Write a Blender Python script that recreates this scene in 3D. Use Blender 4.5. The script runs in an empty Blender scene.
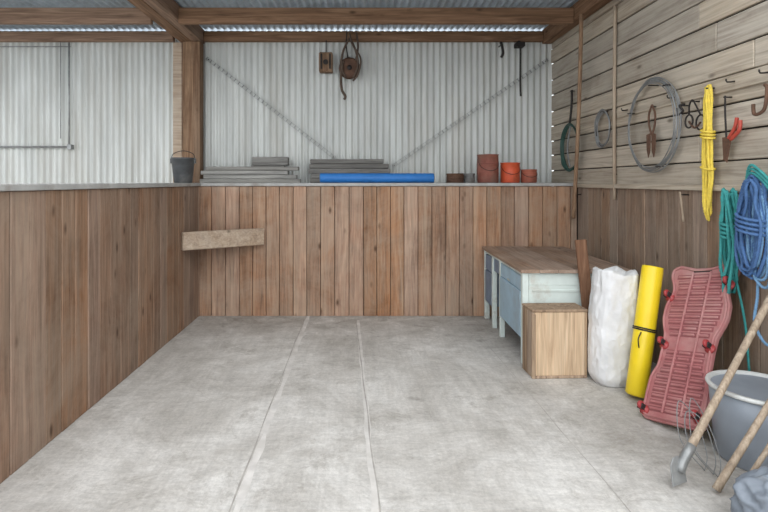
import bpy, bmesh, math, random
from mathutils import Vector, Matrix, noise
random.seed(7)
sc=bpy.context.scene
try:
    sc.view_settings.view_transform='Standard'
except Exception: pass

def lin(c):
    return tuple(((x/255)/12.92 if x/255<=0.04045 else ((x/255+0.055)/1.055)**2.4) for x in c)+(1,)

# ---------------------------------------------------------------- materials
def newmat(name):
    m=bpy.data.materials.new(name); m.use_nodes=True
    nt=m.node_tree; b=nt.nodes['Principled BSDF']
    return m,nt,b
def N(nt,t,**kw):
    n=nt.nodes.new(t)
    for k,v in kw.items(): setattr(n,k,v)
    return n
def ramp(nt,src,stops):
    r=N(nt,'ShaderNodeValToRGB'); e=r.color_ramp.elements
    while len(e)<len(stops): e.new(0.5)
    for i,(p,c) in enumerate(stops):
        e[i].position=p; e[i].color=c
    nt.links.new(src,r.inputs[0]); return r.outputs[0]
def mix(nt,a,b,fac,mode='MIX'):
    m=N(nt,'ShaderNodeMix',data_type='RGBA',blend_type=mode)
    for sock,v in ((m.inputs[0],fac),(m.inputs[6],a),(m.inputs[7],b)):
        if hasattr(v,'is_linked') or isinstance(v,bpy.types.NodeSocket): nt.links.new(v,sock)
        else: sock.default_value=v
    return m.outputs[2]
def nz(nt,vec,scale,detail=4,rough=.55,dist=0):
    n=N(nt,'ShaderNodeTexNoise'); n.inputs['Scale'].default_value=scale
    n.inputs['Detail'].default_value=detail; n.inputs['Roughness'].default_value=rough
    n.inputs['Distortion'].default_value=dist
    nt.links.new(vec,n.inputs['Vector']); return n.outputs['Fac']
def bump(nt,b,h,strength=.3,dist=.01):
    n=N(nt,'ShaderNodeBump'); n.inputs['Strength'].default_value=strength; n.inputs['Distance'].default_value=dist
    nt.links.new(h,n.inputs['Height']); nt.links.new(n.outputs[0],b.inputs['Normal'])
G=lambda v:(v,v,v,1)

def plain(name,col,rough=.6,metal=0,var=.25,scale=12,bmp=.1,dirt=None,dirtamt=.5):
    m,nt,b=newmat(name)
    tc=N(nt,'ShaderNodeTexCoord').outputs['Object']
    f=nz(nt,tc,scale,5)
    c=lin(col); d=tuple(x*(1-var) for x in c[:3])+(1,)
    l=tuple(min(1,x*(1+var*.6)) for x in c[:3])+(1,)
    o=ramp(nt,f,[(.3,d),(.7,l)])
    if dirt:
        f2=nz(nt,tc,scale*.45,6,.65)
        k=ramp(nt,f2,[(.62-dirtamt*.3,G(0)),(.72,G(1))])
        o=mix(nt,o,lin(dirt),k)
    nt.links.new(o,b.inputs['Base Color'])
    b.inputs['Roughness'].default_value=rough; b.inputs['Metallic'].default_value=metal
    if bmp: bump(nt,b,nz(nt,tc,scale*5,3),bmp,.004)
    return m

def wood(name,dark,mid,light,axis='Z',knots=True,grey=None,greyamt=.5,rnd=.35,gs=1.0,rough=.75,gmix=.6,streak=None):
    m,nt,b=newmat(name)
    tc=N(nt,'ShaderNodeTexCoord').outputs['Object']
    geo=N(nt,'ShaderNodeNewGeometry').outputs['Random Per Island']
    mul=N(nt,'ShaderNodeMath',operation='MULTIPLY'); mul.inputs[1].default_value=37.3
    nt.links.new(geo,mul.inputs[0])
    ofs=N(nt,'ShaderNodeVectorMath',operation='ADD'); nt.links.new(tc,ofs.inputs[0]); nt.links.new(mul.outputs[0],ofs.inputs[1])
    def mapped(sl,sx):
        mp=N(nt,'ShaderNodeMapping')
        s=[sx,sx,sx]; s['XYZ'.index(axis)]=sl
        mp.inputs['Scale'].default_value=s
        nt.links.new(ofs.outputs[0],mp.inputs['Vector']); return mp.outputs[0]
    g=nz(nt,mapped(.9*gs,16*gs),1.6,6,.6,1.2)
    col=ramp(nt,g,[(.28,lin(dark)),(.5,lin(mid)),(.74,lin(light))])
    fine=nz(nt,mapped(3*gs,110*gs),1.0,3,.6)
    col=mix(nt,col,ramp(nt,fine,[(.3,G(.72)),(.65,G(1.12))]),.8,'MULTIPLY')
    hsv=N(nt,'ShaderNodeHueSaturation')
    mr=N(nt,'ShaderNodeMapRange'); nt.links.new(geo,mr.inputs[0])
    mr.inputs[3].default_value=1-rnd; mr.inputs[4].default_value=1+rnd*.8
    # separate random stream for saturation
    fr=N(nt,'ShaderNodeMath',operation='FRACT'); nt.links.new(mul.outputs[0],fr.inputs[0])
    ms=N(nt,'ShaderNodeMapRange'); nt.links.new(fr.outputs[0],ms.inputs[0]); ms.inputs[3].default_value=.72; ms.inputs[4].default_value=1.1
    nt.links.new(ms.outputs[0],hsv.inputs['Saturation'])
    nt.links.new(mr.outputs[0],hsv.inputs['Value']); nt.links.new(col,hsv.inputs['Color'])
    col=hsv.outputs[0]
    if streak:      # weathered pale runs and dark water runs along the grain
        sn=nz(nt,mapped(.35,7),1.1,7,.75,.3)
        col=mix(nt,col,lin(streak),mix(nt,G(0),ramp(nt,sn,[(.50,G(0)),(.66,G(1))]),.6))
        dn=nz(nt,mapped(.45,6),1.3,7,.7,.5)
        col=mix(nt,col,ramp(nt,dn,[(.34,G(.52)),(.50,G(1))]),.75,'MULTIPLY')
        bn=nz(nt,tc,2.2,7,.7,.4)
        col=mix(nt,col,ramp(nt,bn,[(.36,G(.68)),(.52,G(1.02))]),.6,'MULTIPLY')
    if grey:
        f=nz(nt,tc,1.7,7,.75,.5)
        k=ramp(nt,f,[(.5-greyamt*.3,G(0)),(.75-greyamt*.1,G(1))])
        col=mix(nt,col,lin(grey),mix(nt,G(0),k,gmix))
    if knots:
        v=N(nt,'ShaderNodeTexVoronoi'); v.inputs['Scale'].default_value=1.0
        v.inputs['Randomness'].default_value=1
        nt.links.new(mapped(3.0,7.0),v.inputs['Vector'])
        k=ramp(nt,v.outputs['Distance'],[(.04,G(1)),(.15,G(0))])
        sel=ramp(nt,v.outputs['Color'],[(.45,G(0)),(.5,G(1))])
        k=mix(nt,k,sel,1.0,'MULTIPLY')
        col=mix(nt,col,tuple(x*.4 for x in lin(dark)[:3])+(1,),mix(nt,G(0),k,.8))
    nt.links.new(col,b.inputs['Base Color'])
    b.inputs['Roughness'].default_value=rough
    b.inputs['Specular IOR Level'].default_value=.2
    bump(nt,b,fine,.25,.004)
    return m

M={}
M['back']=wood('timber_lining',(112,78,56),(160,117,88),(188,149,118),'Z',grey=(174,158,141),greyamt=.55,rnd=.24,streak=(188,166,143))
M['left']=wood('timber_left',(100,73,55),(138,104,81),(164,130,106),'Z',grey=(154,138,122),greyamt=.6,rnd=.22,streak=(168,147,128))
M['rlow']=wood('timber_right_low',(108,86,70),(144,117,97),(168,143,121),'Z',grey=(157,145,131),greyamt=.6,rnd=.22,streak=(170,156,140))
M['rup']=wood('timber_right_up',(136,121,104),(178,164,145),(202,190,171),'Y',grey=(186,179,166),greyamt=.5,rnd=.22,gs=.8)
M['beam']=wood('timber_beam',(92,70,53),(130,100,77),(154,124,99),'X',rnd=.15)
M['beamy']=wood('timber_beam_y',(92,70,53),(130,100,77),(154,124,99),'Y',rnd=.15)
M['post']=wood('timber_post_m',(92,70,54),(128,100,78),(160,132,106),'Z',rnd=.15,streak=(150,128,108))
M['plank']=wood('pale_plank',(130,108,90),(172,150,128),(198,180,158),'X',rnd=.1,grey=(188,178,166))
M['greyboard']=wood('weathered_grey_board',(118,116,112),(150,148,143),(176,174,168),'X',rnd=.15,knots=False)
M['greyboard2']=wood('weathered_dark_board',(92,90,87),(122,120,116),(146,144,139),'X',rnd=.15,knots=False)
M['pallet']=wood('crate_wood',(160,132,106),(204,178,148),(218,196,168),'Z',rnd=.06,knots=False,gs=.7)
M['crateside']=wood('crate_side_wood',(116,94,76),(160,136,112),(188,164,138),'Z',rnd=.15)
M['darkplank']=wood('dark_plank',(84,60,46),(116,84,64),(138,106,84),'Z',rnd=.15)
M['desktop']=wood('desk_top',(104,82,66),(146,118,98),(170,144,122),'Y',rnd=.12,grey=(168,154,142),greyamt=.6)
M['handle']=wood('handle_wood',(130,115,100),(166,149,130),(190,175,156),'Z',knots=False,rnd=.15)
M['pole']=wood('pole_wood',(108,86,68),(148,120,96),(172,146,120),'Z',knots=False,rnd=.1)
M['backing']=plain('dark_backing',(30,24,20),.9)  # near-black backing added behind the boards to block light leaks
M['ledge']=plain('ledge_paint',(168,168,166),.6,0,.2,8,.1,(130,124,116),.3)
M['galv']=plain('galvanised',(150,152,152),.4,.4,.25,15)
M['strap']=plain('strap_steel',(150,152,152),.5,.2,.25,15)
M['iron']=plain('dark_iron',(56,52,50),.6,.5,.3,20)
M['rust']=plain('rusty_iron',(108,80,64),.8,.2,.35,18,.3,(70,50,42),.5)
M['greysheet']=plain('grey_roll',(132,132,131),.6,.1,.3,14,.2,(100,92,84),.4)
M['rusttin']=plain('rusty_red_tin',(146,88,75),.7,.1,.3,14,.2,(116,94,82),.6)
M['orange']=plain('orange_tin',(212,92,58),.5,0,.15,14,.1,(134,80,60),.3)
M['terracotta']=plain('terracotta_tin',(168,96,76),.7,0,.2,14,.1,(110,76,62),.4)
M['bluefoam']=plain('blue_foam',(44,120,196),.55,0,.12,9)
M['blackplastic']=plain('bucket_grey',(84,86,88),.5,.1,.25,12,.1,(116,114,110),.3)
M['mint']=plain('mint_paint',(208,219,215),.55,0,.08,9,.1,(176,170,158),.4)
M['bluepaint']=plain('blue_paint',(164,194,212),.5,0,.10,7,.1,(150,168,180),.4)
M['slate']=plain('slate_blue_paint',(122,140,162),.55,0,.2,7,.1,(100,112,128),.3)
M['yellow']=plain('yellow_plastic',(238,208,36),.35,0,.06,8,.03)
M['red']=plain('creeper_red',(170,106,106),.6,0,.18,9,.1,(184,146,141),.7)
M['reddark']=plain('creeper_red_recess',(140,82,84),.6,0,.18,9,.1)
M['redwheel']=plain('caster_red',(164,60,62),.4,0,.1,9)
M['black']=plain('caster_black',(44,42,42),.5,0,.1,9)
M['greendrum']=plain('drum_grey',(140,148,158),.45,0,.12,6,.05,(170,173,174),.2)
M['drumrim']=plain('drum_rim_white',(204,206,204),.5,0,.1,9,.05,(150,146,140),.3)
M['dkgreen']=plain('green_hose',(44,76,68),.5,0,.2,9)
M['yrope']=plain('yellow_rope',(232,206,84),.7,0,.15,40)
M['teal']=plain('teal_rope',(58,150,148),.7,0,.2,40)
M['blue']=plain('blue_rope',(72,108,156),.7,0,.25,40)
M['ltblue']=plain('pale_blue_rope',(114,154,190),.7,0,.2,40)
M['grey_tarp']=plain('grey_tarp',(120,128,138),.6,0,.25,9,.2,(156,156,152),.3)
M['leather']=plain('old_leather',(86,70,58),.7,0,.3,20)
M['wire']=plain('wire_grey',(136,138,138),.5,.3,.2,20)
M['redh']=plain('red_handle',(180,72,58),.4,0,.1,20)

# woven sack
m,nt,b=newmat('woven_sack'); tc=N(nt,'ShaderNodeTexCoord').outputs['Object']
w1=N(nt,'ShaderNodeTexWave'); w1.inputs['Scale'].default_value=55; w1.bands_direction='Z'; nt.links.new(tc,w1.inputs[0])
o=ramp(nt,nz(nt,tc,5,5,.6),[(.3,lin((206,207,208))),(.6,lin((228,229,230)))])
nt.links.new(o,b.inputs['Base Color']); b.inputs['Roughness'].default_value=.6
mp=N(nt,'ShaderNodeMapping'); mp.inputs['Scale'].default_value=(1,1,.5); nt.links.new(tc,mp.inputs[0])
vo=N(nt,'ShaderNodeTexVoronoi'); vo.inputs['Scale'].default_value=13
wn=N(nt,'ShaderNodeTexNoise'); wn.inputs['Scale'].default_value=6; nt.links.new(tc,wn.inputs[0])
ws=N(nt,'ShaderNodeVectorMath',operation='SCALE'); ws.inputs['Scale'].default_value=.2; nt.links.new(wn.outputs['Color'],ws.inputs[0])
wa=N(nt,'ShaderNodeVectorMath',operation='ADD'); nt.links.new(mp.outputs[0],wa.inputs[0]); nt.links.new(ws.outputs[0],wa.inputs[1])
nt.links.new(wa.outputs[0],vo.inputs['Vector'])
bump(nt,b,mix(nt,vo.outputs['Distance'],w1.outputs['Fac'],.05),.55,.025); M['sack']=m

def corr(name,base,dirtc,stain):
    m,nt,b=newmat(name); tc=N(nt,'ShaderNodeTexCoord').outputs['Object']
    mp=N(nt,'ShaderNodeMapping'); mp.inputs['Scale'].default_value=(6,6,.7); nt.links.new(tc,mp.inputs[0])
    f=nz(nt,mp.outputs[0],1.2,5,.6)
    o=ramp(nt,f,[(.3,lin(dirtc)),(.62,lin(base))])
    f2=nz(nt,mp.outputs[0],.45,7,.7)
    o=mix(nt,o,lin(stain),mix(nt,G(0),ramp(nt,f2,[(.5,G(0)),(.68,G(1))]),.5))
    nt.links.new(o,b.inputs['Base Color']); b.inputs['Roughness'].default_value=.5; b.inputs['Metallic'].default_value=.1
    return m
M['corr']=corr('corrugated_wall_paint',(210,213,210),(188,191,188),(182,179,170))
M['roof']=corr('corrugated_roof_metal',(186,198,208),(158,170,182),(150,152,152))

# concrete floor
m,nt,b=newmat('concrete_floor'); tc=N(nt,'ShaderNodeTexCoord').outputs['Object']
o=ramp(nt,nz(nt,tc,1.3,11,.76,.6),[(.36,lin((178,174,168))),(.5,lin((200,197,192))),(.62,lin((219,217,213)))])
mp=N(nt,'ShaderNodeMapping'); mp.inputs['Scale'].default_value=(11,1.2,1); mp.inputs['Rotation'].default_value=(0,0,.05); nt.links.new(tc,mp.inputs[0])
st=nz(nt,mp.outputs[0],1.4,9,.8,.5)
o=mix(nt,o,ramp(nt,st,[(.38,G(.84)),(.57,G(1.04))]),.65,'MULTIPLY')
mp2=N(nt,'ShaderNodeMapping'); mp2.inputs['Scale'].default_value=(3,14,1); mp2.inputs['Rotation'].default_value=(0,0,.25); nt.links.new(tc,mp2.inputs[0])
sw=nz(nt,mp2.outputs[0],1.3,8,.8,1.2)
o=mix(nt,o,ramp(nt,sw,[(.40,G(.86)),(.55,G(1.03))]),.7,'MULTIPLY')
sp=nz(nt,tc,2.6,11,.84,.5)
o=mix(nt,o,lin((136,130,121)),mix(nt,G(0),ramp(nt,sp,[(.53,G(0)),(.66,G(1))]),.6))
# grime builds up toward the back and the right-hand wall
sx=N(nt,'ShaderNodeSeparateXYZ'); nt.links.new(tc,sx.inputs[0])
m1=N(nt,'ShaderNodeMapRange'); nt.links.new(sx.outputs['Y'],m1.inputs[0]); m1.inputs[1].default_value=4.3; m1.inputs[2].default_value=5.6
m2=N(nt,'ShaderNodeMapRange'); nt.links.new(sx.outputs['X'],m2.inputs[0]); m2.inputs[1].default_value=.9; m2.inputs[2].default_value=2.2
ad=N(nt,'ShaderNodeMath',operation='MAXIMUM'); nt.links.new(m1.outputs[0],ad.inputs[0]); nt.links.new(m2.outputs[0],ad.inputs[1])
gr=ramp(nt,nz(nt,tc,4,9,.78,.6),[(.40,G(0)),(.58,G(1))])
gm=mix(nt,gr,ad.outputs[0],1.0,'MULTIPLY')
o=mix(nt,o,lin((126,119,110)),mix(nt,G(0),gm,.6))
v=N(nt,'ShaderNodeTexVoronoi'); v.inputs['Scale'].default_value=1.7
wv=N(nt,'ShaderNodeVectorMath',operation='ADD'); nt.links.new(tc,wv.inputs[0])
wn=N(nt,'ShaderNodeTexNoise'); wn.inputs['Scale'].default_value=9; nt.links.new(tc,wn.inputs[0])
ws=N(nt,'ShaderNodeVectorMath',operation='SCALE'); ws.inputs['Scale'].default_value=.12; nt.links.new(wn.outputs['Color'],ws.inputs[0]); nt.links.new(ws.outputs[0],wv.inputs[1])
nt.links.new(wv.outputs[0],v.inputs['Vector'])
o=mix(nt,o,lin((96,89,82)),mix(nt,G(0),ramp(nt,v.outputs['Distance'],[(.03,G(1)),(.12,G(0))]),.55))
fn=nz(nt,tc,45,6,.8)
o=mix(nt,o,ramp(nt,fn,[(.34,G(.74)),(.60,G(1.05))]),.7,'MULTIPLY')
nt.links.new(o,b.inputs['Base Color']); b.inputs['Roughness'].default_value=.7
b.inputs['Specular IOR Level'].default_value=.3
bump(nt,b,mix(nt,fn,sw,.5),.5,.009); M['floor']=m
M['seam']=plain('floor_seam',(170,166,160),.8,0,.3,9)
M['seaml']=plain('floor_seam_light',(211,208,204),.8,0,.2,9,.1,(190,186,180),.6)

# ---------------------------------------------------------------- mesh builder
def smooth_path(pts,sub=6,closed=False):
    P=[Vector(p) for p in pts]; out=[]
    n=len(P)
    if n<3: return P
    rng=n if closed else n-1
    for i in range(rng):
        if closed: a,b_,c,d=P[(i-1)%n],P[i],P[(i+1)%n],P[(i+2)%n]
        else: a,b_,c,d=P[max(i-1,0)],P[i],P[i+1],P[min(i+2,n-1)]
        for j in range(sub):
            t=j/sub
            out.append(.5*((2*b_)+(c-a)*t+(2*a-5*b_+4*c-d)*t*t+(3*b_-a-3*c+d)*t**3))
    if not closed: out.append(P[-1])
    return out
def frames(P,closed=False):
    n=len(P); T=[]
    for i in range(n):
        a=P[(i-1)%n] if closed or i>0 else P[i]; c=P[(i+1)%n] if closed or i<n-1 else P[i]
        T.append((c-a).normalized() if (c-a).length>1e-9 else Vector((0,0,1)))
    u=T[0].orthogonal().normalized(); F=[]
    for i in range(n):
        u=(u-T[i]*u.dot(T[i]))
        u=u.normalized() if u.length>1e-6 else T[i].orthogonal().normalized()
        F.append((u.copy(),T[i].cross(u)))
    return F
class B:
    def __init__(s,name): s.name=name; s.v=[]; s.f=[]; s.mi=[]; s.sm=[]; s.mats=[]
    def m(s,key):
        if key not in s.mats: s.mats.append(key)
        return s.mats.index(key)
    def addbm(s,bm,key,smooth=False,Mx=None):
        k=len(s.v); mi=s.m(key); bm.verts.index_update()
        for v in bm.verts: s.v.append((Mx@v.co) if Mx else v.co.copy())
        for f in bm.faces:
            s.f.append([k+v.index for v in f.verts]); s.mi.append(mi); s.sm.append(smooth)
        bm.free(); return s
    def box(s,lo,hi,key,bev=.003,Mx=None):
        lo=Vector(lo); hi=Vector(hi); bm=bmesh.new()
        bmesh.ops.create_cube(bm,size=1)
        for v in bm.verts: v.co=Vector([(lo[i]+hi[i])/2+v.co[i]*(hi[i]-lo[i]) for i in range(3)])
        bev=min(bev,.4*min(hi-lo))
        if bev>0: bmesh.ops.bevel(bm,geom=bm.edges[:],offset=bev,segments=1,affect='EDGES',profile=.5)
        return s.addbm(bm,key,False,Mx)
    def beam(s,p,q,w,h,key,bev=.004,up=(0,0,1)):
        p=Vector(p); q=Vector(q); z=(q-p); L=z.length; z.normalize()
        x=Vector(up).cross(z)
        if x.length<1e-4: x=Vector((1,0,0))
        x.normalize(); y=z.cross(x)
        Mx=Matrix((x,y,z)).transposed().to_4x4(); Mx.translation=p
        return s.box((-w/2,-h/2,0),(w/2,h/2,L),key,bev,Mx)
    def tube(s,pts,r,key,n=8,sub=6,closed=False,sm=True):
        P=smooth_path(pts,sub,closed) if sub>1 else [Vector(p) for p in pts]
        F=frames(P,closed); k=len(s.v); mi=s.m(key); L=len(P)
        for i,p in enumerate(P):
            rr=r(i/(L-1)) if callable(r) else r
            for j in range(n):
                a=2*math.pi*j/n
                s.v.append(p+F[i][0]*math.cos(a)*rr+F[i][1]*math.sin(a)*rr)
        for i in range(L if closed else L-1):
            i2=(i+1)%L
            for j in range(n):
                j2=(j+1)%n
                s.f.append([k+i*n+j,k+i*n+j2,k+i2*n+j2,k+i2*n+j]); s.mi.append(mi); s.sm.append(sm)
        if not closed:
            s.f.append([k+j for j in range(n)][::-1]); s.f.append([k+(L-1)*n+j for j in range(n)])
            s.mi+= [mi,mi]; s.sm+=[False,False]
        return s
    def rope(s,pts,r,key,pitch=.05,sub=8,closed=False):
        P=smooth_path(pts,sub,closed)
        Q=[P[0]]
        seq=P[1:]+([P[0]] if closed else [])
        step=r*1.1
        for p in seq:
            d=(p-Q[-1]).length; m_=int(d/step)
            base=Q[-1].copy()
            for t in range(1,m_+1): Q.append(base.lerp(p,t/m_))
        if closed: Q.pop()
        F=frames(Q,closed); acc=0; A=[]
        for i in range(len(Q)):
            if i: acc+=(Q[i]-Q[i-1]).length
            A.append(2*math.pi*acc/pitch)
        for k in range(3):
            pp=[Q[i]+(F[i][0]*math.cos(A[i]+k*2.094)+F[i][1]*math.sin(A[i]+k*2.094))*r*.5 for i in range(len(Q))]
            s.tube(pp,r*.58,key,n=5,sub=1,closed=closed)
        return s
    def lathe(s,prof,key,c=(0,0,0),n=32,Mx=None,smooth=True):
        k=len(s.v); mi=s.m(key); c=Vector(c)
        for r,z in prof:
            for j in range(n):
                a=2*math.pi*j/n; v=Vector((r*math.cos(a),r*math.sin(a),z))
                s.v.append((Mx@v if Mx else v)+c)
        for i in range(len(prof)-1):
            for j in range(n):
                j2=(j+1)%n
                s.f.append([k+i*n+j,k+i*n+j2,k+(i+1)*n+j2,k+(i+1)*n+j]); s.mi.append(mi); s.sm.append(smooth)
        if prof[0][0]>1e-3: s.f.append([k+j for j in range(n)][::-1]); s.mi.append(mi); s.sm.append(False)
        if prof[-1][0]>1e-3: s.f.append([k+(len(prof)-1)*n+j for j in range(n)]); s.mi.append(mi); s.sm.append(False)
        return s
    def prism(s,pts2,t,key,Mx,bev=.004,smooth=False):
        bm=bmesh.new(); vs=[bm.verts.new((x,y,0)) for x,y in pts2]
        f=bm.faces.new(vs); r=bmesh.ops.extrude_face_region(bm,geom=[f])
        for v in r['geom']:
            if isinstance(v,bmesh.types.BMVert): v.co.z+=t
        bmesh.ops.recalc_face_normals(bm,faces=bm.faces[:])
        if bev>0:
            ed=[e for e in bm.edges if abs(e.verts[0].co.z-e.verts[1].co.z)<1e-6]
            bmesh.ops.bevel(bm,geom=ed,offset=bev,segments=2,affect='EDGES',profile=.5)
        return s.addbm(bm,key,smooth,Mx)
    def done(s,origin=None):
        me=bpy.data.meshes.new(s.name)
        xs=[v[0] for v in s.v]; ys=[v[1] for v in s.v]; zs=[v[2] for v in s.v]
        o=Vector(origin) if origin is not None else Vector(((min(xs)+max(xs))/2,(min(ys)+max(ys))/2,min(zs)))
        me.from_pydata([tuple(Vector(v)-o) for v in s.v],[],s.f)
        for k in s.mats: me.materials.append(M[k])
        me.polygons.foreach_set('material_index',s.mi); me.polygons.foreach_set('use_smooth',s.sm)
        me.update()
        ob=bpy.data.objects.new(s.name,me); ob.location=o; sc.collection.objects.link(ob); return ob
def rotm(axis,deg): return Matrix.Rotation(math.radians(deg),4,axis)

# ---------------------------------------------------------------- room
D=5.46; DB=6.20; XL=-1.69; XR=2.34; LZ=1.42; CH=1.43
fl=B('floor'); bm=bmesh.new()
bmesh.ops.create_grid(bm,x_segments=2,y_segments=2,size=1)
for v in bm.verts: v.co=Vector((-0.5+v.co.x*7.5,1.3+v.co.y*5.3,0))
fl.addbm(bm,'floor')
def strip(p,q,w,key,z=.0012):
    p=Vector(p+(z,)); q=Vector(q+(z,)); n=int((q-p).length/.05); d=(q-p).normalized(); nn=Vector((-d.y,d.x,0))
    bm=bmesh.new(); prev=None
    for i in range(n+1):
        c=p.lerp(q,i/n); ww=w/2*(1+.7*noise.noise(c*6)); c=c+nn*.008*noise.noise(c*2.3)
        a=bm.verts.new(c-nn*ww); e=bm.verts.new(c+nn*ww)
        if prev:
            f=bm.faces.new((prev[0],a,e,prev[1])); f.normal_update()
            if f.normal.z<0: f.normal_flip()
        prev=(a,e)
    fl.addbm(bm,key)
strip((-.56,D),(-.56,1.0),.008,'seam'); strip((-.53,D),(-.53,1.0),.035,'seaml',.001)
strip((-.02,5.3),(.13,1.2),.007,'seam'); strip((.0,5.3),(.10,1.2),.03,'seaml',.001)
strip((1.12,D),(1.20,1.2),.004,'seam')
fl.done((0,0,0))

def vboards_x(b,x0,x1,y,z0,z1,key,t=.025,w=.148):
    x=x0
    while x<x1-.01:
        ww=w*random.uniform(.96,1.04); e=min(x+ww,x1)
        b.box((x+.002,y,z0),(e-.003,y+t+random.uniform(-.002,.002),z1),key,.004); x=e
def vboards_y(b,y0,y1,x,z0,z1,key,t=.025,w=.148,sgn=1):
    y=y0
    while y<y1-.01:
        ww=w*random.uniform(.96,1.04); e=min(y+ww,y1); j=random.uniform(-.002,.002)
        xa,xb=(x+j,x+t) if sgn>0 else (x-t,x+j)
        b.box((xa,y+.002,z0),(xb,e-.003,z1),key,.004); y=e

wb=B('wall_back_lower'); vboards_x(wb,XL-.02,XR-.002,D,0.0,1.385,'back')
wb.box((XL,D+.026,0),(XR-.002,D+.05,1.38),'backing',0)
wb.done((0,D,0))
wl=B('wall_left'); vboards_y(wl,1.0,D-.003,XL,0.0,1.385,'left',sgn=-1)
wl.box((XL-.31,1.0,0),(XL-.026,D+.5,1.375),'backing',0)
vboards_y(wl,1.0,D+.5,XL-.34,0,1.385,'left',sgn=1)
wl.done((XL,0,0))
wr=B('wall_right')
vboards_y(wr,1.2,D+.0,XR,0.0,1.385,'rlow',sgn=1)
z=1.385
while z<3.3:
    h=random.uniform(.17,.2); ends=[1.2,random.uniform(2.5,4.4),DB]
    for a,c in zip(ends[:-1],ends[1:]):
        wr.box((XR+random.uniform(-.006,.004),a+.002,z+random.uniform(.004,.009)),(XR+.03,c-.002,z+h-.005),'rup',.005)
    z+=h
wr.box((XR+.03,1.2,0),(XR+.06,DB,3.4),'backing',0)
wr.done((XR,0,0))

def corrugated(b,x0,x1,f,key,pitch=.076,amp=.013,n=8):
    k=len(b.v); mi=b.m(key); cnt=int((x1-x0)/pitch*n)
    for i in range(cnt+1):
        x=x0+i*pitch/n; o=amp*math.cos(2*math.pi*i/n)
        p,q=f(x,o); b.v.append(Vector(p)); b.v.append(Vector(q))
    for i in range(cnt):
        a=k+2*i; b.f.append([a,a+2,a+3,a+1]); b.mi.append(mi); b.sm.append(True)
wc=B('wall_back'); corrugated(wc,-7.5,XR+.01,lambda x,o:((x,DB+o,0),(x,DB+o,3.26)),'corr')
wc.done((0,DB,0))
ce=B('ceiling'); corrugated(ce,-7.5,XR+.15,lambda x,o:((x,2.9,3.28+o),(x,DB+.1,3.28+o)),'roof')
ce.done((0,0,3.27))

# ledges / trim
t=B('trim_1'); t.box((XL-.345,1.0,1.386),(XL+.02,D-.022,1.42),'ledge',.004); t.box((XL-.345,D-.02,1.386),(XL-.17,D+.5,1.42),'ledge',.004); t.done()
t=B('trim_2'); t.box((XL-.165,D-.02,1.386),(XR-.004,DB-.018,1.42),'ledge',.004); t.done()
t=B('trim_3'); t.box((XR-.035,1.2,1.372),(XR-.006,D-.022,1.412),'rup',.004); t.done()

# post & roof timbers
p=B('timber_post'); p.box((-2.07,6.03,0),(-1.86,6.17,3.09),'post',.006); p.done()
p=B('timber_post'); p.box((-2.20,6.08,0),(-2.09,6.175,3.09),'plank',.006); p.done()
p=B('roof_rafter'); p.box((-2.12,2.9,3.095),(-1.98,DB-.02,3.262),'beamy',.005); p.box((-1.975,2.9,3.095),(-1.85,DB-.02,3.262),'beamy',.005); p.done()
p=B('roof_rafter'); p.box((XR-.12,2.9,3.095),(XR-.008,DB-.02,3.262),'beamy',.005); p.done()
p=B('roof_beam'); p.box((-1.845,5.25,3.06),(XR-.125,5.31,3.22),'beam',.005); p.box((-7.3,5.25,3.06),(-2.125,5.31,3.22),'beam',.005); p.done()
p=B('roof_beam'); p.box((-1.845,3.9,3.06),(XR-.125,3.96,3.22),'beam',.005); p.box((-7.3,3.9,3.06),(-2.125,3.96,3.22),'beam',.005); p.done()
p=B('top_plate'); p.box((-1.845,DB-.09,3.115),(XR-.125,DB-.016,3.23),'beam',.005); p.box((-7.3,DB-.09,3.115),(-2.21,DB-.016,3.23),'beam',.005); p.done()

# rod frame on the left bay cladding
g=B('gate_rod_frame')
g.tube([(-6.4,6.14,1.85),(-3.42,6.14,1.85)],.012,'galv',sub=1)
g.tube([(-3.46,6.13,1.82),(-3.46,6.13,3.1)],.009,'galv',sub=1)
g.tube([(-6.4,6.13,3.05),(-3.44,6.13,3.05)],.006,'galv',sub=1)
g.tube([(-3.56,6.13,1.95),(-3.56,6.13,3.1)],.005,'galv',sub=1)
g.box((-3.48,6.12,1.82),(-3.43,6.185,1.88),'galv'); g.done()

# diagonal perforated straps
def strap(p,q):
    b=B('brace_strap'); p=Vector(p); q=Vector(q); d=(q-p); L=d.length; d.normalize(); n=Vector((-d.z,0,d.x))
    for sg in (-1,1): b.beam(p+n*.017*sg,q+n*.017*sg,.010,.003,'strap',0,up=n)
    k=int(L/.06)
    for i in range(k+1):
        c=p+d*(i*L/k); b.beam(c-n*.02,c+n*.02,.026,.0035,'strap',0,up=d)
    for e in (p+d*.02,q-d*.02): b.tube([e,e+Vector((0,.035,0))],.006,'iron',n=6,sub=1)
    b.done()
strap((-1.82,6.165,2.92),(-.28,6.165,1.72)); strap((2.28,6.165,2.9),(.42,6.165,1.62))

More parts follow.
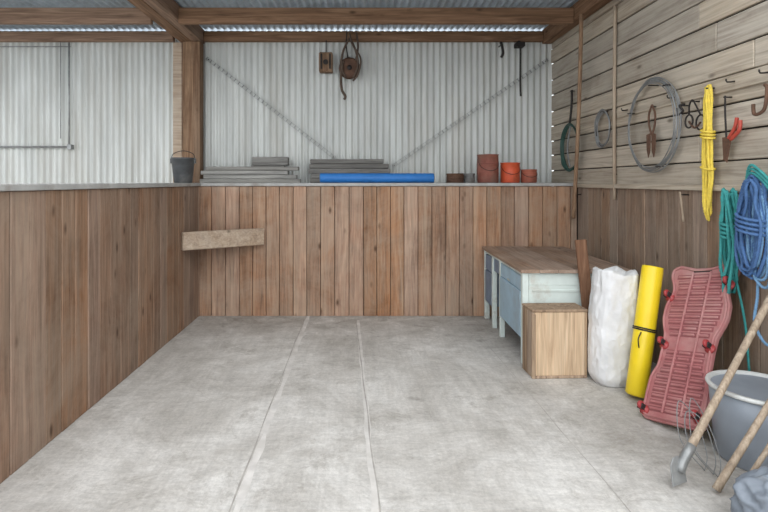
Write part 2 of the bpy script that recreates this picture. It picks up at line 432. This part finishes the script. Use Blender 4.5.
# things on the back ledge: stacked weathered boards
s=1.4205
g=B('weathered_board_stack')
for i,(x0,x1,y0) in enumerate(((-1.80,-.66,5.82),(-1.76,-.70,5.83),(-1.79,-.80,5.825),(-1.74,-.68,5.83))):
    g.box((x0,y0,s+i*.047),(x1,y0+.12,s+i*.047+.044),'greyboard',.005)
g.done()
g=B('weathered_board_stack')
for i,(x0,x1) in enumerate(((-1.22,-.84),(-1.25,-.86),(-1.24,-.82))):
    g.box((x0,5.98,s+i*.102),(x1,6.10,s+i*.102+.099),'greyboard2',.006)
g.done()
g=B('weathered_board_stack')
for i,(x0,x1) in enumerate(((-.56,.38),(-.55,.36),(-.58,.38),(-.57,.36),(-.56,.30))):
    g.box((x0,5.98,s+i*.056),(x1,6.11,s+i*.056+.053),'greyboard2',.006)
g.done()
g=B('blue_foam_roll'); Mx=Matrix.Rotation(math.pi/2,4,'Y')
g.lathe([(.02,-.625),(.05,-.63),(.053,-.62),(.053,.62),(.05,.63),(.02,.625),(.02,.5)],'bluefoam',(.21,5.68,s+.053),24,Mx)
g.done()
def tin(name,x,y,r,h,key,bulge=0,lid=False):
    b=B(name)
    pr=[(r*.94,0),(r,.008),(r*(1+bulge),h*.5),(r,h-.01),(r*1.04,h-.006),(r*1.04,h),(r*.93,h)]
    pr+= [(r*.5,h+.004),(.0005,h+.006)] if lid else [(r*.9,h*.25),(.0005,h*.25)]
    b.lathe(pr,key,(x,y,s),28)
    for q in (.33,.66): b.lathe([(r*(1+bulge)*.99,h*q-.006),(r*(1+bulge)*1.025,h*q),(r*(1+bulge)*.99,h*q+.006)],key,(x,y,s),28)
    b.tube([(x-r,y,s+h*.85),(x-r*.8,y-r*.75,s+h*.55),(x,y-r*1.1,s+h*.42),(x+r*.8,y-r*.75,s+h*.55),(x+r,y,s+h*.85)],.003,'iron',n=5)
    b.done()
tin('rusty_tin_drum',1.45,5.72,.115,.315,'rusttin',.03,True)
tin('orange_paint_tin',1.705,5.74,.105,.225,'orange',0,False)
tin('terracotta_pot',1.915,5.74,.085,.15,'terracotta',.02,False)
def roll(x,y,r,h,key):
    b=B('wire_roll')
    for i in range(6):
        zz=s+h*(i+.5)/6
        b.tube([(x+r*(.9+.08*random.random())*math.cos(a),y+r*(.9+.08*random.random())*math.sin(a),zz) for a in [2*math.pi*k/10 for k in range(10)]],h/11,key,n=6,sub=3,closed=True)
    b.lathe([(r*.35,0),(r*.8,.0),(r*.8,h*.95),(r*.35,h*.95)],key,(x,y,s),20); b.done()
roll(1.08,5.7,.095,.105,'rust'); roll(1.245,5.74,.06,.105,'greysheet')

# bucket on left ledge
b=B('metal_bucket'); bx,by=-1.80,5.27
b.lathe([(.085,0),(.09,.004),(.115,.24),(.122,.242),(.122,.258),(.11,.258),(.084,.02),(.0005,.02)],'blackplastic',(bx,by,s),32)
for zz in (.08,.17): b.lathe([(.088+zz*.1,zz-.004),(.0925+zz*.105,zz),(.088+zz*.1,zz+.004)],'blackplastic',(bx,by,s),32)
b.tube([(bx-.12,by,s+.24),(bx-.1,by,s+.3),(bx,by,s+.33),(bx+.1,by,s+.3),(bx+.12,by,s+.24)],.004,'iron',n=6)
b.box((bx-.13,by-.015,s+.2),(bx-.112,by+.015,s+.25),'blackplastic'); b.box((bx+.112,by-.015,s+.2),(bx+.13,by+.015,s+.25),'blackplastic')
b.done()

# hanging block and pulley
b=B('wooden_pulley_block')
b.box((-.46,6.02,2.73),(-.30,6.15,2.96),'post',.012); b.tube([(-.38,6.095,2.96),(-.38,6.10,3.12)],.006,'iron',n=6,sub=1)
b.tube([(-.38,6.0,2.84),(-.38,6.182,2.84)],.03,'iron',n=12,sub=1)
b.box((-.44,6.005,2.76),(-.42,6.02,2.94),'iron'); b.box((-.34,6.005,2.76),(-.32,6.02,2.94),'iron'); b.done()
b=B('hanging_pulley_with_straps'); Mx=rotm('X',90)
c=(-.1,6.08,2.78)
b.lathe([(.02,-.03),(.10,-.035),(.125,-.03),(.105,-.012),(.105,.012),(.125,.03),(.10,.035),(.02,.03)],'rust',c,28,Mx)
b.lathe([(.0005,-.05),(.028,-.05),(.028,.05),(.0005,.05)],'iron',c,16,Mx)
for dx,sg in ((-.045,-1),(.045,1)):
    b.tube([(-.1,6.05,3.13),(-.1+dx*1.6,6.04,2.98),(-.1+dx*2.2,6.035,2.8),(-.1+dx*1.0,6.035,2.66)],.014,'leather',n=6)
b.tube([(-.1,6.03,3.18),(-.06,6.02,3.04),(.03,6.02,2.88),(0,6.02,2.7),(-.06,6.03,2.62)],.011,'leather',n=6)
b.tube([(-.17,6.04,2.86),(-.2,6.03,2.7),(-.19,6.03,2.52),(-.15,6.03,2.44),(-.165,6.03,2.40)],.016,'leather',n=6)
b.tube([(-.13,6.05,3.22),(-.14,6.05,3.05),(-.12,6.05,2.9)],.008,'iron',n=6)
b.tube([(-.02,6.05,3.2),(0.0,6.04,3.02),(-.03,6.05,2.86)],.012,'leather',n=6)
b.done()
b=B('iron_hook_rod'); b.tube([(1.9,6.10,3.10),(1.93,6.09,3.05),(1.93,6.09,2.62),(1.935,6.09,2.45)],.012,'iron',n=8)
b.box((1.88,6.06,3.04),(1.98,6.18,3.09),'iron'); b.done()
b=B('iron_hook'); b.tube([(1.70,6.10,3.09),(1.70,6.06,3.06),(1.71,6.04,2.95),(1.69,6.05,2.9)],.016,'iron',n=8)
b.tube([(1.70,6.06,3.06),(1.70,6.18,3.06)],.008,'iron',n=6,sub=1); b.done()

# corner shelf plank
b=B('corner_manger_board')
b.beam((XL+.016,4.87,.865),(-1.0,D-.045,.855),.05,.175,'plank',.008)
pts=[(XL+.001,4.93),(-1.07,5.458),(XL+.001,5.458)]
b.prism(pts,.025,'darkplank',Matrix.Translation((0,0,.79)),.002)
b.done()

# ---------------------------------------------------------------- desk
b=B('painted_desk')
W,L,H=.82,1.40,.75
DM=Matrix.Translation((1.285,4.00,0))@rotm('Z',-1.8)
def db(lo,hi,k,bev=.004): b.box(lo,hi,k,bev,DM)
n=6
for i in range(n): db((-.02+i*(W+.04)/n+.001,-.03,H-.028),(-.02+(i+1)*(W+.04)/n-.001,L+.02,H),'desktop',.003)
for (x,y) in ((0,0),(W-.05,0),(0,L-.05),(W-.05,L-.05)): db((x,y,0),(x+.05,y+.05,H-.03),'mint')
db((.05,.01,H-.13),(W-.05,.03,H-.03),'mint'); db((.05,L-.03,H-.13),(W-.05,L-.01,H-.03),'mint')
db((.05,.012,.20),(W-.05,.026,H-.13),'mint',.002)
db((.08,.006,.25),(W-.08,.014,.27),'mint'); db((.08,.006,H-.18),(W-.08,.014,H-.16),'mint')
db((0.005,.05,H-.06),(.03,L-.05,H-.03),'mint'); db((W-.03,.05,H-.5),(W-.01,L-.05,H-.03),'mint')
db((.03,.05,.20),(W-.05,.70,H-.07),'slate',.002)
db((.004,.055,.57),(.028,.705,.685),'bluepaint',.004)
db((-.004,.055,.20),(.028,.705,.565),'bluepaint',.005)
b.box((-.012,.36,.585),(-.002,.42,.60),'mint',.003,DM)
db((0,.71,.0),(.045,.755,H-.03),'mint')
db((.03,1.05,.20),(W-.05,L-.05,H-.07),'slate',.002)
db((.004,1.055,.53),(.028,L-.055,.68),'slate',.004); db((.0,1.055,.20),(.028,L-.055,.52),'slate',.004)
db((0,1.005,.0),(.045,1.05,H-.03),'mint')
db((.012,.755,.56),(.03,1.005,.69),'slate',.005)
b.done()

# wooden crate
b=B('wooden_crate'); CM=Matrix.Translation((1.285,3.73,0))@rotm('Z',2)
w,d,h=.375,.20,.50
b.box((0,0,.0),(w,.02,h-.02),'pallet',.004,CM)
b.box((0,d-.02,.0),(w,d,h-.02),'pallet',.004,CM)
for k in range(2): b.box((-.018,k*d/2+.001,0),(-.001,(k+1)*d/2-.001,h-.02),'crateside',.004,CM)
b.box((w+.001,0,0),(w+.018,d,h-.02),'pallet',.004,CM)
b.box((-.02,-.006,h-.019),(w+.02,d+.005,h),'crateside',.004,CM)
b.box((-.024,-.014,.0),(.006,-.001,h-.03),'crateside',.004,CM)
b.box((-.024,-.016,0.0),(w+.01,-.001,.02),'crateside',.004,CM)
b.done()

b=B('leaning_plank'); b.beam((1.79,3.875,.0),(1.72,3.957,.985),.085,.02,'darkplank',.004,up=(.1,1,0)); b.done()

# sack: slumped, creased, open folded mouth
b=B('woven_sack_bag'); cx,cy=1.83,3.655; n=96; H=.79; nr=60
k=len(b.v); mi=b.m('sack')
def rdg(q): return 1-2*abs(noise.noise(q))
for i in range(nr+1):
    t=i/nr; z=H*t
    if t<.10: rr=.80+.30*math.sin(t/.10*math.pi/2)
    elif t<.55: rr=1.10-.02*math.sin((t-.1)/.45*math.pi)
    else: rr=1.10-.12*((t-.55)/.45)
    waist=.07*math.exp(-((t-.52)/.05)**2)+.05*math.exp(-((t-.80)/.04)**2)
    for j in range(n):
        a=2*math.pi*j/n
        ca,sa=math.cos(a),math.sin(a)
        sx=math.copysign(abs(ca)**.75,ca); sy=math.copysign(abs(sa)**.75,sa)
        q=Vector((ca*1.5,sa*1.5,z*2.6))
        f=1+.07*noise.noise(q*1.1)+.045*rdg(q*1.4+Vector((5,2,1)))+.022*rdg(q*3.2+Vector((1,7,z*2)))+.012*math.sin(a*11+z*8+3*noise.noise(q))*t
        f-=waist*(.5+.5*math.sin(a*2+1))
        zz=z+(.035*noise.noise(Vector((ca*1.2,sa*1.2,4)))+.007*math.sin(a*5+1)-.012*ca)*max(0,(t-.6)*2.5)
        lean=.02*max(0,t-.5)*2
        b.v.append(Vector((cx-.012+lean+.138*rr*f*sx,cy+.118*rr*f*sy,max(zz,0))))
for i in range(nr):
    for j in range(n):
        j2=(j+1)%n; b.f.append([k+i*n+j,k+i*n+j2,k+(i+1)*n+j2,k+(i+1)*n+j]); b.mi.append(mi); b.sm.append(True)
b.f.append([k+j for j in range(n)][::-1]); b.mi.append(mi); b.sm.append(False)
k2=len(b.v)
for rr,dz in ((.94,.010),(.82,.004),(.55,-.02),(.25,-.03)):
    for j in range(n):
        p=b.v[k+nr*n+j]; b.v.append(Vector((cx+(p.x-cx)*rr,cy+(p.y-cy)*rr,p.z+dz+.022*noise.noise(Vector((p.x*16,p.y*16,rr*3))))))
prev=k+nr*n
for q in range(4):
    cur=k2+q*n
    for j in range(n):
        j2=(j+1)%n; b.f.append([prev+j,prev+j2,cur+j2,cur+j]); b.mi.append(mi); b.sm.append(True)
    prev=cur
b.f.append([prev+j for j in range(n)]); b.mi.append(mi); b.sm.append(True)
b.done()

# yellow tube
b=B('yellow_tube'); p=Vector((1.835,3.38,.02)); q=Vector((2.015,3.50,.85)); d=(q-p).normalized()
Mx=d.to_track_quat('Z','Y').to_matrix().to_4x4(); Lq=(q-p).length; r=.066
b.lathe([(.0005,0),(r*.8,0),(r,.012),(r,Lq*.49),(r*.985,Lq*.495),(r,Lq*.5),(r,Lq-.012),(r*.97,Lq),(r*.85,Lq),(r*.82,Lq-.04),(.0005,Lq-.04)],'yellow',p,36,Mx)
c=p+d*Lq*.5
for o in (0,.012):
    b.tube([c+d*o+Mx.to_3x3()@Vector(((r+.003)*math.cos(a),(r+.003)*math.sin(a),0)) for a in [2*math.pi*i/16 for i in range(16)]],.005,'iron',n=6,sub=2,closed=True)
b.tube([c+Vector((-.05,-.05,0)),c+Vector((-.08,-.07,-.04)),c+Vector((-.07,-.06,-.10))],.004,'iron',n=5)
b.done()

# mechanic's creeper (underside toward the room)
b=B('mechanic_creeper')
P0=Vector((1.805,2.93,.045)); P1=Vector((2.262,3.31,.90))
v=(P1-P0); Lc=v.length; v.normalize()
u=Vector((.16,-.95,-.10)); u=(u-v*u.dot(v)).normalized(); w=v.cross(u)
if w.x>0: w=-w
CMx=Matrix((u,v,w)).transposed().to_4x4(); CMx.translation=P0
half=[(.0,.12),(0.004,.17),(.015,.19),(.04,.20),(.20,.20),(.25,.195),(.29,.178),(.33,.165),(.45,.165),(.52,.17),(.56,.185),(.60,.2),(.64,.21),(.72,.21),(.76,.196),(.80,.182),(.84,.182),(.88,.195),(.92,.215),(.97,.22),(.99,.20),(1.0,.16),(.985,.10),(.972,.05)]
pts=[(x,t*Lc) for t,x in half]+[(-x,t*Lc) for t,x in half[::-1]]
b.prism(pts,.03,'red',CMx,.007)
def cpt(x,y,z): return CMx@Vector((x,y,z))
rim=[cpt(x*.93,.02+y*.962,.034) for x,y in pts]
b.tube(rim,.008,'red',n=8,sub=2,closed=True)
def hw(y):
    t=y/Lc; best=.165
    for (a,xa),(c2,xc) in zip(half[:-1],half[1:]):
        if a<=t<=c2 and c2>a: best=xa+(xc-xa)*(t-a)/(c2-a)
    return best
yy=.06
while yy<Lc-.08:
    ww=hw(yy)-.04
    if not(.44<yy/Lc<.5):
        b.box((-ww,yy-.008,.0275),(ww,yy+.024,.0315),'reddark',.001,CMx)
        for sx in (-1,0,1):
            seg=ww*2/3
            b.box((sx*seg-seg*.42,yy,.028),(sx*seg+seg*.42,yy+.015,.040),'red',.004,CMx)
    yy+=.040
for sx in (-1,1): b.box((sx*.06-.006,.05,.028),(sx*.06+.006,Lc-.06,.042),'red',.004,CMx)
b.box((-.06,Lc-.062,.029),(.06,Lc-.045,.036),'black',.003,CMx)
for (x,y) in ((-.178,.05),(.165,.06),(-.148,.47),(.148,.47),(-.185,.80),(.19,.88)):
    b.lathe([(.030,.0),(.030,.008),(.016,.012),(.016,.02)],'redwheel',cpt(x,y,.03),18,CMx.to_3x3().to_4x4())
    b.box((x-.015,y-.01,.045),(x-.012,y+.024,.078),'black',.001,CMx); b.box((x+.012,y-.01,.045),(x+.015,y+.024,.078),'black',.001,CMx)
    R=CMx.to_3x3().to_4x4()@rotm('Y',90)
    b.lathe([(.0005,-.010),(.018,-.010),(.023,-.006),(.023,.006),(.018,.010),(.0005,.010)],'redwheel',cpt(x,y+.014,.07),20,R)
    b.lathe([(.0005,-.0165),(.007,-.0165),(.007,.0165),(.0005,.0165)],'black',cpt(x,y+.014,.07),10,R)
zmin=min(q_.z for q_ in b.v)
b.v=[q_-Vector((0,0,zmin-.001)) for q_ in b.v]
b.done()

# ---------------------------------------------------------------- right wall hangings
XW=2.315
def nail(b,y,z,x=XW-.03): b.tube([(x,y,z),(XR-.004,y,z)],.005,'iron',n=6,sub=1)
def ringpath(y,z,ry,rz,x=XW,n=20,jit=0,ph=0):
    return [(x-jit*random.random(),y+ry*math.cos(2*math.pi*i/n+ph)+random.uniform(-jit,jit),z+rz*math.sin(2*math.pi*i/n+ph)+random.uniform(-jit,jit)) for i in range(n)]
b=B('peg_rail'); b.box((XR-.022,2.0,2.0),(XR-.006,4.58,2.095),'rup',.004)
for y in (2.89,3.15,3.75,4.4):
    b.tube([(XR-.02,y,2.05),(XR-.07,y,2.045),(XR-.075,y,2.065)],.005,'iron',n=6,sub=2)
b.done()
b=B('wire_coil')
for i in range(8): b.tube(ringpath(3.98+random.uniform(-.01,.01),1.87,.31+i*.006,.325+i*.006,XW-.04+.002*i,18,.006),.004,'wire',n=5,sub=4,closed=True)
for a in (.4,2.2,4.4):
    y=3.98+.33*math.cos(a); z=1.87+.34*math.sin(a); b.tube([(XW-.05,y-.02,z),(XW-.05,y+.02,z),(XW-.012,y+.02,z),(XW-.012,y-.02,z)],.004,'iron',n=5,sub=2,closed=True)
b.tube([(XW-.06,3.98,2.18),(XR-.004,3.98,2.18)],.005,'iron',n=6,sub=1)
b.done()
b=B('green_hose_coil')
for i in range(4): b.tube(ringpath(5.52,1.80,.20+i*.008,.23+i*.008,XW-.02-.006*i,18,.006),.009,'dkgreen',n=7,sub=3,closed=True)
b.tube([(XW-.01,5.52,2.42),(XW-.02,5.50,2.25),(XW-.03,5.53,2.05)],.012,'iron',n=6)
b.tube([(XW-.03,5.50,2.05),(XW-.04,5.56,1.8),(XW-.04,5.50,1.6)],.009,'wire',n=6)
nail(b,5.52,2.41)
b.done()
b=B('cable_coil')
for i in range(4): b.tube(ringpath(4.79,1.93,.12+i*.008,.15+i*.008,XW-.015-.005*i,14,.006),.006,'wire',n=6,sub=3,closed=True)
b.tube(ringpath(4.79,1.93,.13,.16,XW-.02,14,.006),.007,'iron',n=6,sub=3,closed=True)
nail(b,4.79,2.09)
b.done()
b=B('thin_pole'); b.tube([(XW,4.62,1.27),(XW+.002,4.63,2.1),(XW,4.61,3.02)],.015,'handle',n=10); nail(b,4.62,2.9,XW); nail(b,4.62,1.5,XW); b.done()
b=B('long_pole'); b.tube([(2.26,5.37,1.05),(2.24,5.2,2.1),(2.195,5.03,3.08)],.019,'pole',n=10)
b.tube([(2.26,5.36,1.3),(XR-.004,5.36,1.3)],.006,'iron',n=6,sub=1)
b.done()
b=B('sheep_shears')
b.tube([(XW-.03,3.98,2.03),(XW-.03,4.02,1.96),(XW-.03,4.02,1.88),(XW-.03,3.985,1.80)],.008,'rust',n=6)
b.tube([(XW-.03,3.98,2.03),(XW-.03,3.94,1.96),(XW-.03,3.94,1.88),(XW-.03,3.975,1.80)],.008,'rust',n=6)
Y=Matrix(((0,0,-1,XW-.03),(1,0,0,3.98),(0,1,0,1.62),(0,0,0,1)))
b.prism([(-.055,.18),(-.05,.06),(-.03,.0),(-.005,.05),(.0,.19)],.006,'rust',Y,.001)
b.prism([(.055,.18),(.05,.06),(.03,.0),(.005,.05),(.0,.19)],.006,'rust',Y@Matrix.Translation((0,0,.008)),.001)
nail(b,3.98,2.015)
b.done()
b=B('horse_bit')
b.tube(ringpath(3.43,1.83,.045,.05,XW-.02,12),.006,'iron',n=6,sub=2,closed=True)
b.tube(ringpath(3.55,1.85,.04,.045,XW-.02,12),.006,'iron',n=6,sub=2,closed=True)
b.tube([(XW-.02,3.43,1.88),(XW-.03,3.47,1.96),(XW-.03,3.50,1.99),(XW-.03,3.53,1.96),(XW-.02,3.55,1.89)],.006,'iron',n=6)
b.tube([(XW-.02,3.43,1.83),(XW-.02,3.49,1.80),(XW-.02,3.55,1.85)],.007,'rust',n=6)
nail(b,3.50,1.98)
b.done()
b=B('red_handled_shears')
b.tube([(XW-.02,3.10,1.82),(XW-.02,3.12,1.76),(XW-.02,3.17,1.70)],.011,'redh',n=8)
b.tube([(XW-.03,3.06,1.80),(XW-.03,3.07,1.74),(XW-.03,3.14,1.69)],.011,'redh',n=8)
b.prism([(-.05,.16),(-.01,.0),(.02,.02),(.03,.16)],.006,'rust',Matrix(((0,0,-1,XW-.02),(1,0,0,3.19),(0,1,0,1.55),(0,0,0,1))),.001)
b.tube([(XW-.02,3.2,1.97),(XW-.02,3.2,1.86),(XW-.02,3.19,1.7)],.006,'iron',n=6)
nail(b,3.2,1.96)
b.done()
b=B('rusty_hook'); b.tube([(XW-.01,2.90,1.98),(XW-.03,2.86,1.95),(XW-.03,2.88,1.84),(XW-.03,2.95,1.82),(XW-.03,2.96,1.88)],.010,'rust',n=7); nail(b,2.87,1.95); b.done()
b=B('wall_hook'); b.tube([(XW-.005,3.62,1.98),(XW-.04,3.62,1.97),(XW-.03,3.60,1.93),(XW-.03,3.66,1.91),(XW-.03,3.67,1.96)],.008,'iron',n=7); nail(b,3.62,1.97); b.done()
b=B('short_peg_tool'); b.tube([(XW-.04,3.62,1.36),(XW-.03,3.62,1.3),(XW-.02,3.61,1.15)],.007,'handle',n=6); b.tube([(XW-.04,3.62,1.34),(XR-.001,3.62,1.34)],.005,'iron',n=6,sub=1); b.done()

def hank(b,y,z0,z1,wd,n,r,key,x=XW-.04,jit=.02,thick=.04):
    for i in range(n):
        o=random.uniform(-wd*.3,wd*.3); hh=random.uniform(-.05,.07); ww=wd*random.uniform(.6,1.1)/2
        zt=z1+random.uniform(-.02,.01); zb=z0+hh; xo=random.uniform(0,thick)
        pts=[]
        for k_ in range(14):
            a=2*math.pi*k_/14
            zz=(zt+zb)/2+(zt-zb)/2*math.sin(a); shp=.55+.45*(1-(zz-zb)/(zt-zb))
            pts.append((x-xo-random.uniform(0,.012),y+o*shp+ww*shp*math.cos(a)+random.uniform(-jit,jit),zz))
        b.rope(pts,r,key,pitch=r*6,sub=6,closed=True)
b=B('yellow_rope_hank'); hank(b,3.33,1.20,2.06,.07,4,.009,'yrope',x=XW-.022,jit=.012,thick=.02)
for z in (1.72,1.74,1.76,1.52): b.rope([(XW-.04+.035*math.cos(a),3.33+.042*math.sin(a),z+.01*math.sin(a)) for a in [k*math.pi/4 for k in range(8)]],.008,'yrope',.05,4,True)
nail(b,3.33,2.04,XW-.05); b.done()
b=B('teal_rope_hank'); hank(b,3.08,.80,1.38,.10,8,.010,'teal',jit=.012,thick=.07)
for z in (1.10,1.125,1.15,1.175): b.rope([(XW-.06+.06*math.cos(a),3.08+.05*math.sin(a),z+.01*math.sin(a)) for a in [k*math.pi/4 for k in range(8)]],.010,'teal',.06,4,True)
b.rope([(2.26,3.06,.85),(2.29,3.03,.6),(2.29,3.0,.35),(2.28,2.96,.12),(2.27,2.94,.02)],.007,'teal',.05)
nail(b,3.08,1.36,XW-.06); b.done()
b=B('blue_rope_hank'); hank(b,2.85,.94,1.46,.18,11,.010,'blue',x=XW-.05,jit=.014,thick=.09)
hank(b,2.85,.90,1.40,.20,4,.009,'ltblue',x=XW-.08,jit=.018,thick=.07)
for k_ in range(3):
    b.rope([(2.24,2.96,1.30),(2.22,2.91,1.47+.02*k_),(2.20,2.80,1.45+.02*k_),(2.21,2.72-.03*k_,1.34),(2.25,2.8,1.22)],.009,'teal',.05)
for z in (1.16,1.185,1.21,1.235): b.rope([(XW-.10+.09*math.cos(a),2.85+.085*math.sin(a),z+.02*math.sin(a)) for a in [k*math.pi/4 for k in range(8)]],.010,'blue',.06,4,True)
b.rope([(2.22,2.84,.94),(2.2,2.82,.8),(2.14,2.76,.66),(2.18,2.72,.56),(2.25,2.78,.64)],.008,'ltblue',.05)
nail(b,2.85,1.43,XW-.08); b.done()

# ---------------------------------------------------------------- front right corner clutter
b=B('plastic_bin'); c=(2.08,2.64,0)
b.lathe([(.0005,0),(.19,0),(.20,.01),(.22,.25),(.228,.36)],'greendrum',c,40)
b.lathe([(.228,.355),(.238,.358),(.242,.366),(.238,.376),(.224,.378),(.217,.36),(.19,.06),(.0005,.06)],'drumrim',c,40)
b.done()
def tool(name,p,q,r,key='handle'):
    b=B(name); p=Vector(p); q=Vector(q)
    b.tube([p,p.lerp(q,.33)+Vector((.004,0,.003)),p.lerp(q,.66),q],lambda t:r*(1.12-.2*math.sin(t*math.pi)),key,n=10,sub=5); return b,p,q,(q-p).normalized()
b,p,q,d=tool('garden_hoe',(1.535,2.42,.11),(2.32,2.74,1.02),.018)
b.tube([p+d*.09,p,p-d*.03+Vector((0,0,-.02))],.023,'galv',n=10,sub=2)
Hm=Matrix.Translation(p+Vector((-.03,-.02,-.095)))@rotm('Z',25)@rotm('X',80)
b.prism([(-.05,-.0),(.05,-.0),(.045,.09),(.018,.12),(-.018,.12),(-.045,.09)],.007,'strap',Hm,.002); b.done()
b,p,q,d=tool('timber_stake',(1.64,2.345,.02),(2.31,2.50,.84),.016,'handle'); b.done()
b,p,q,d=tool('shovel_handle',(1.84,2.26,.02),(2.30,2.38,1.0),.016,'pole'); b.done()
b,p,q,d=tool('bamboo_cane',(1.69,2.29,.015),(2.32,2.43,.76),.011,'handle'); b.done()

b=B('tangled_wire')
for k_ in range(3):
    cy=2.60+random.uniform(-.04,.04); cx_=1.72+random.uniform(-.02,.02)
    b.tube([(cx_-.0,cy-.10,.006),(cx_-.07,cy-.02,.12),(cx_-.03,cy+.06,.24+.04*k_),(cx_+.04,cy+.03,.2),(cx_+.05,cy-.04,.06),(cx_+.0,cy-.1,.01)],.0025,'wire',n=5,sub=6)
b.done()
b=B('grey_tarp_bag'); bm=bmesh.new(); bmesh.ops.create_icosphere(bm,subdivisions=5,radius=1)
for v_ in bm.verts:
    q=v_.co.copy(); f=1+.22*noise.noise(q*1.8)+.10*noise.noise(q*4.3)+.04*noise.noise(q*10)
    f-=abs(noise.noise(q*2.7+Vector((3,1,0))))*.22
    v_.co=Vector((q.x*.20*f,q.y*.12*f,max(0,.12+q.z*.16*f)))
b.addbm(bm,'grey_tarp',True,Matrix.Translation((1.74,2.08,0)))
b.rope([(1.64,2.03,.21),(1.70,1.98,.25),(1.78,2.0,.27),(1.86,2.05,.22)],.009,'ltblue',.05)
b.done()

# ---------------------------------------------------------------- light
w=bpy.data.worlds.new('World'); sc.world=w; w.use_nodes=True
nt=w.node_tree; bg=nt.nodes['Background']
bg.inputs[0].default_value=(.93,.964,1,1); bg.inputs[1].default_value=2.2
sd=bpy.data.lights.new('sun','SUN'); sd.energy=1.3; sd.angle=math.radians(70); sd.color=(1,.985,.96)
so=bpy.data.objects.new('sun',sd); so.location=(0,-4,6)
so.rotation_euler=Vector((-.15,1,-.75)).to_track_quat('-Z','Y').to_euler(); sc.collection.objects.link(so)

cd=bpy.data.cameras.new('camera'); cd.lens=24; cd.sensor_width=36
cd.shift_x=(384-358)/768; cd.shift_y=-(256-182)/768
co=bpy.data.objects.new('camera',cd); co.location=(0,0,CH); co.rotation_euler=(math.pi/2,0,0)
sc.collection.objects.link(co); sc.camera=co
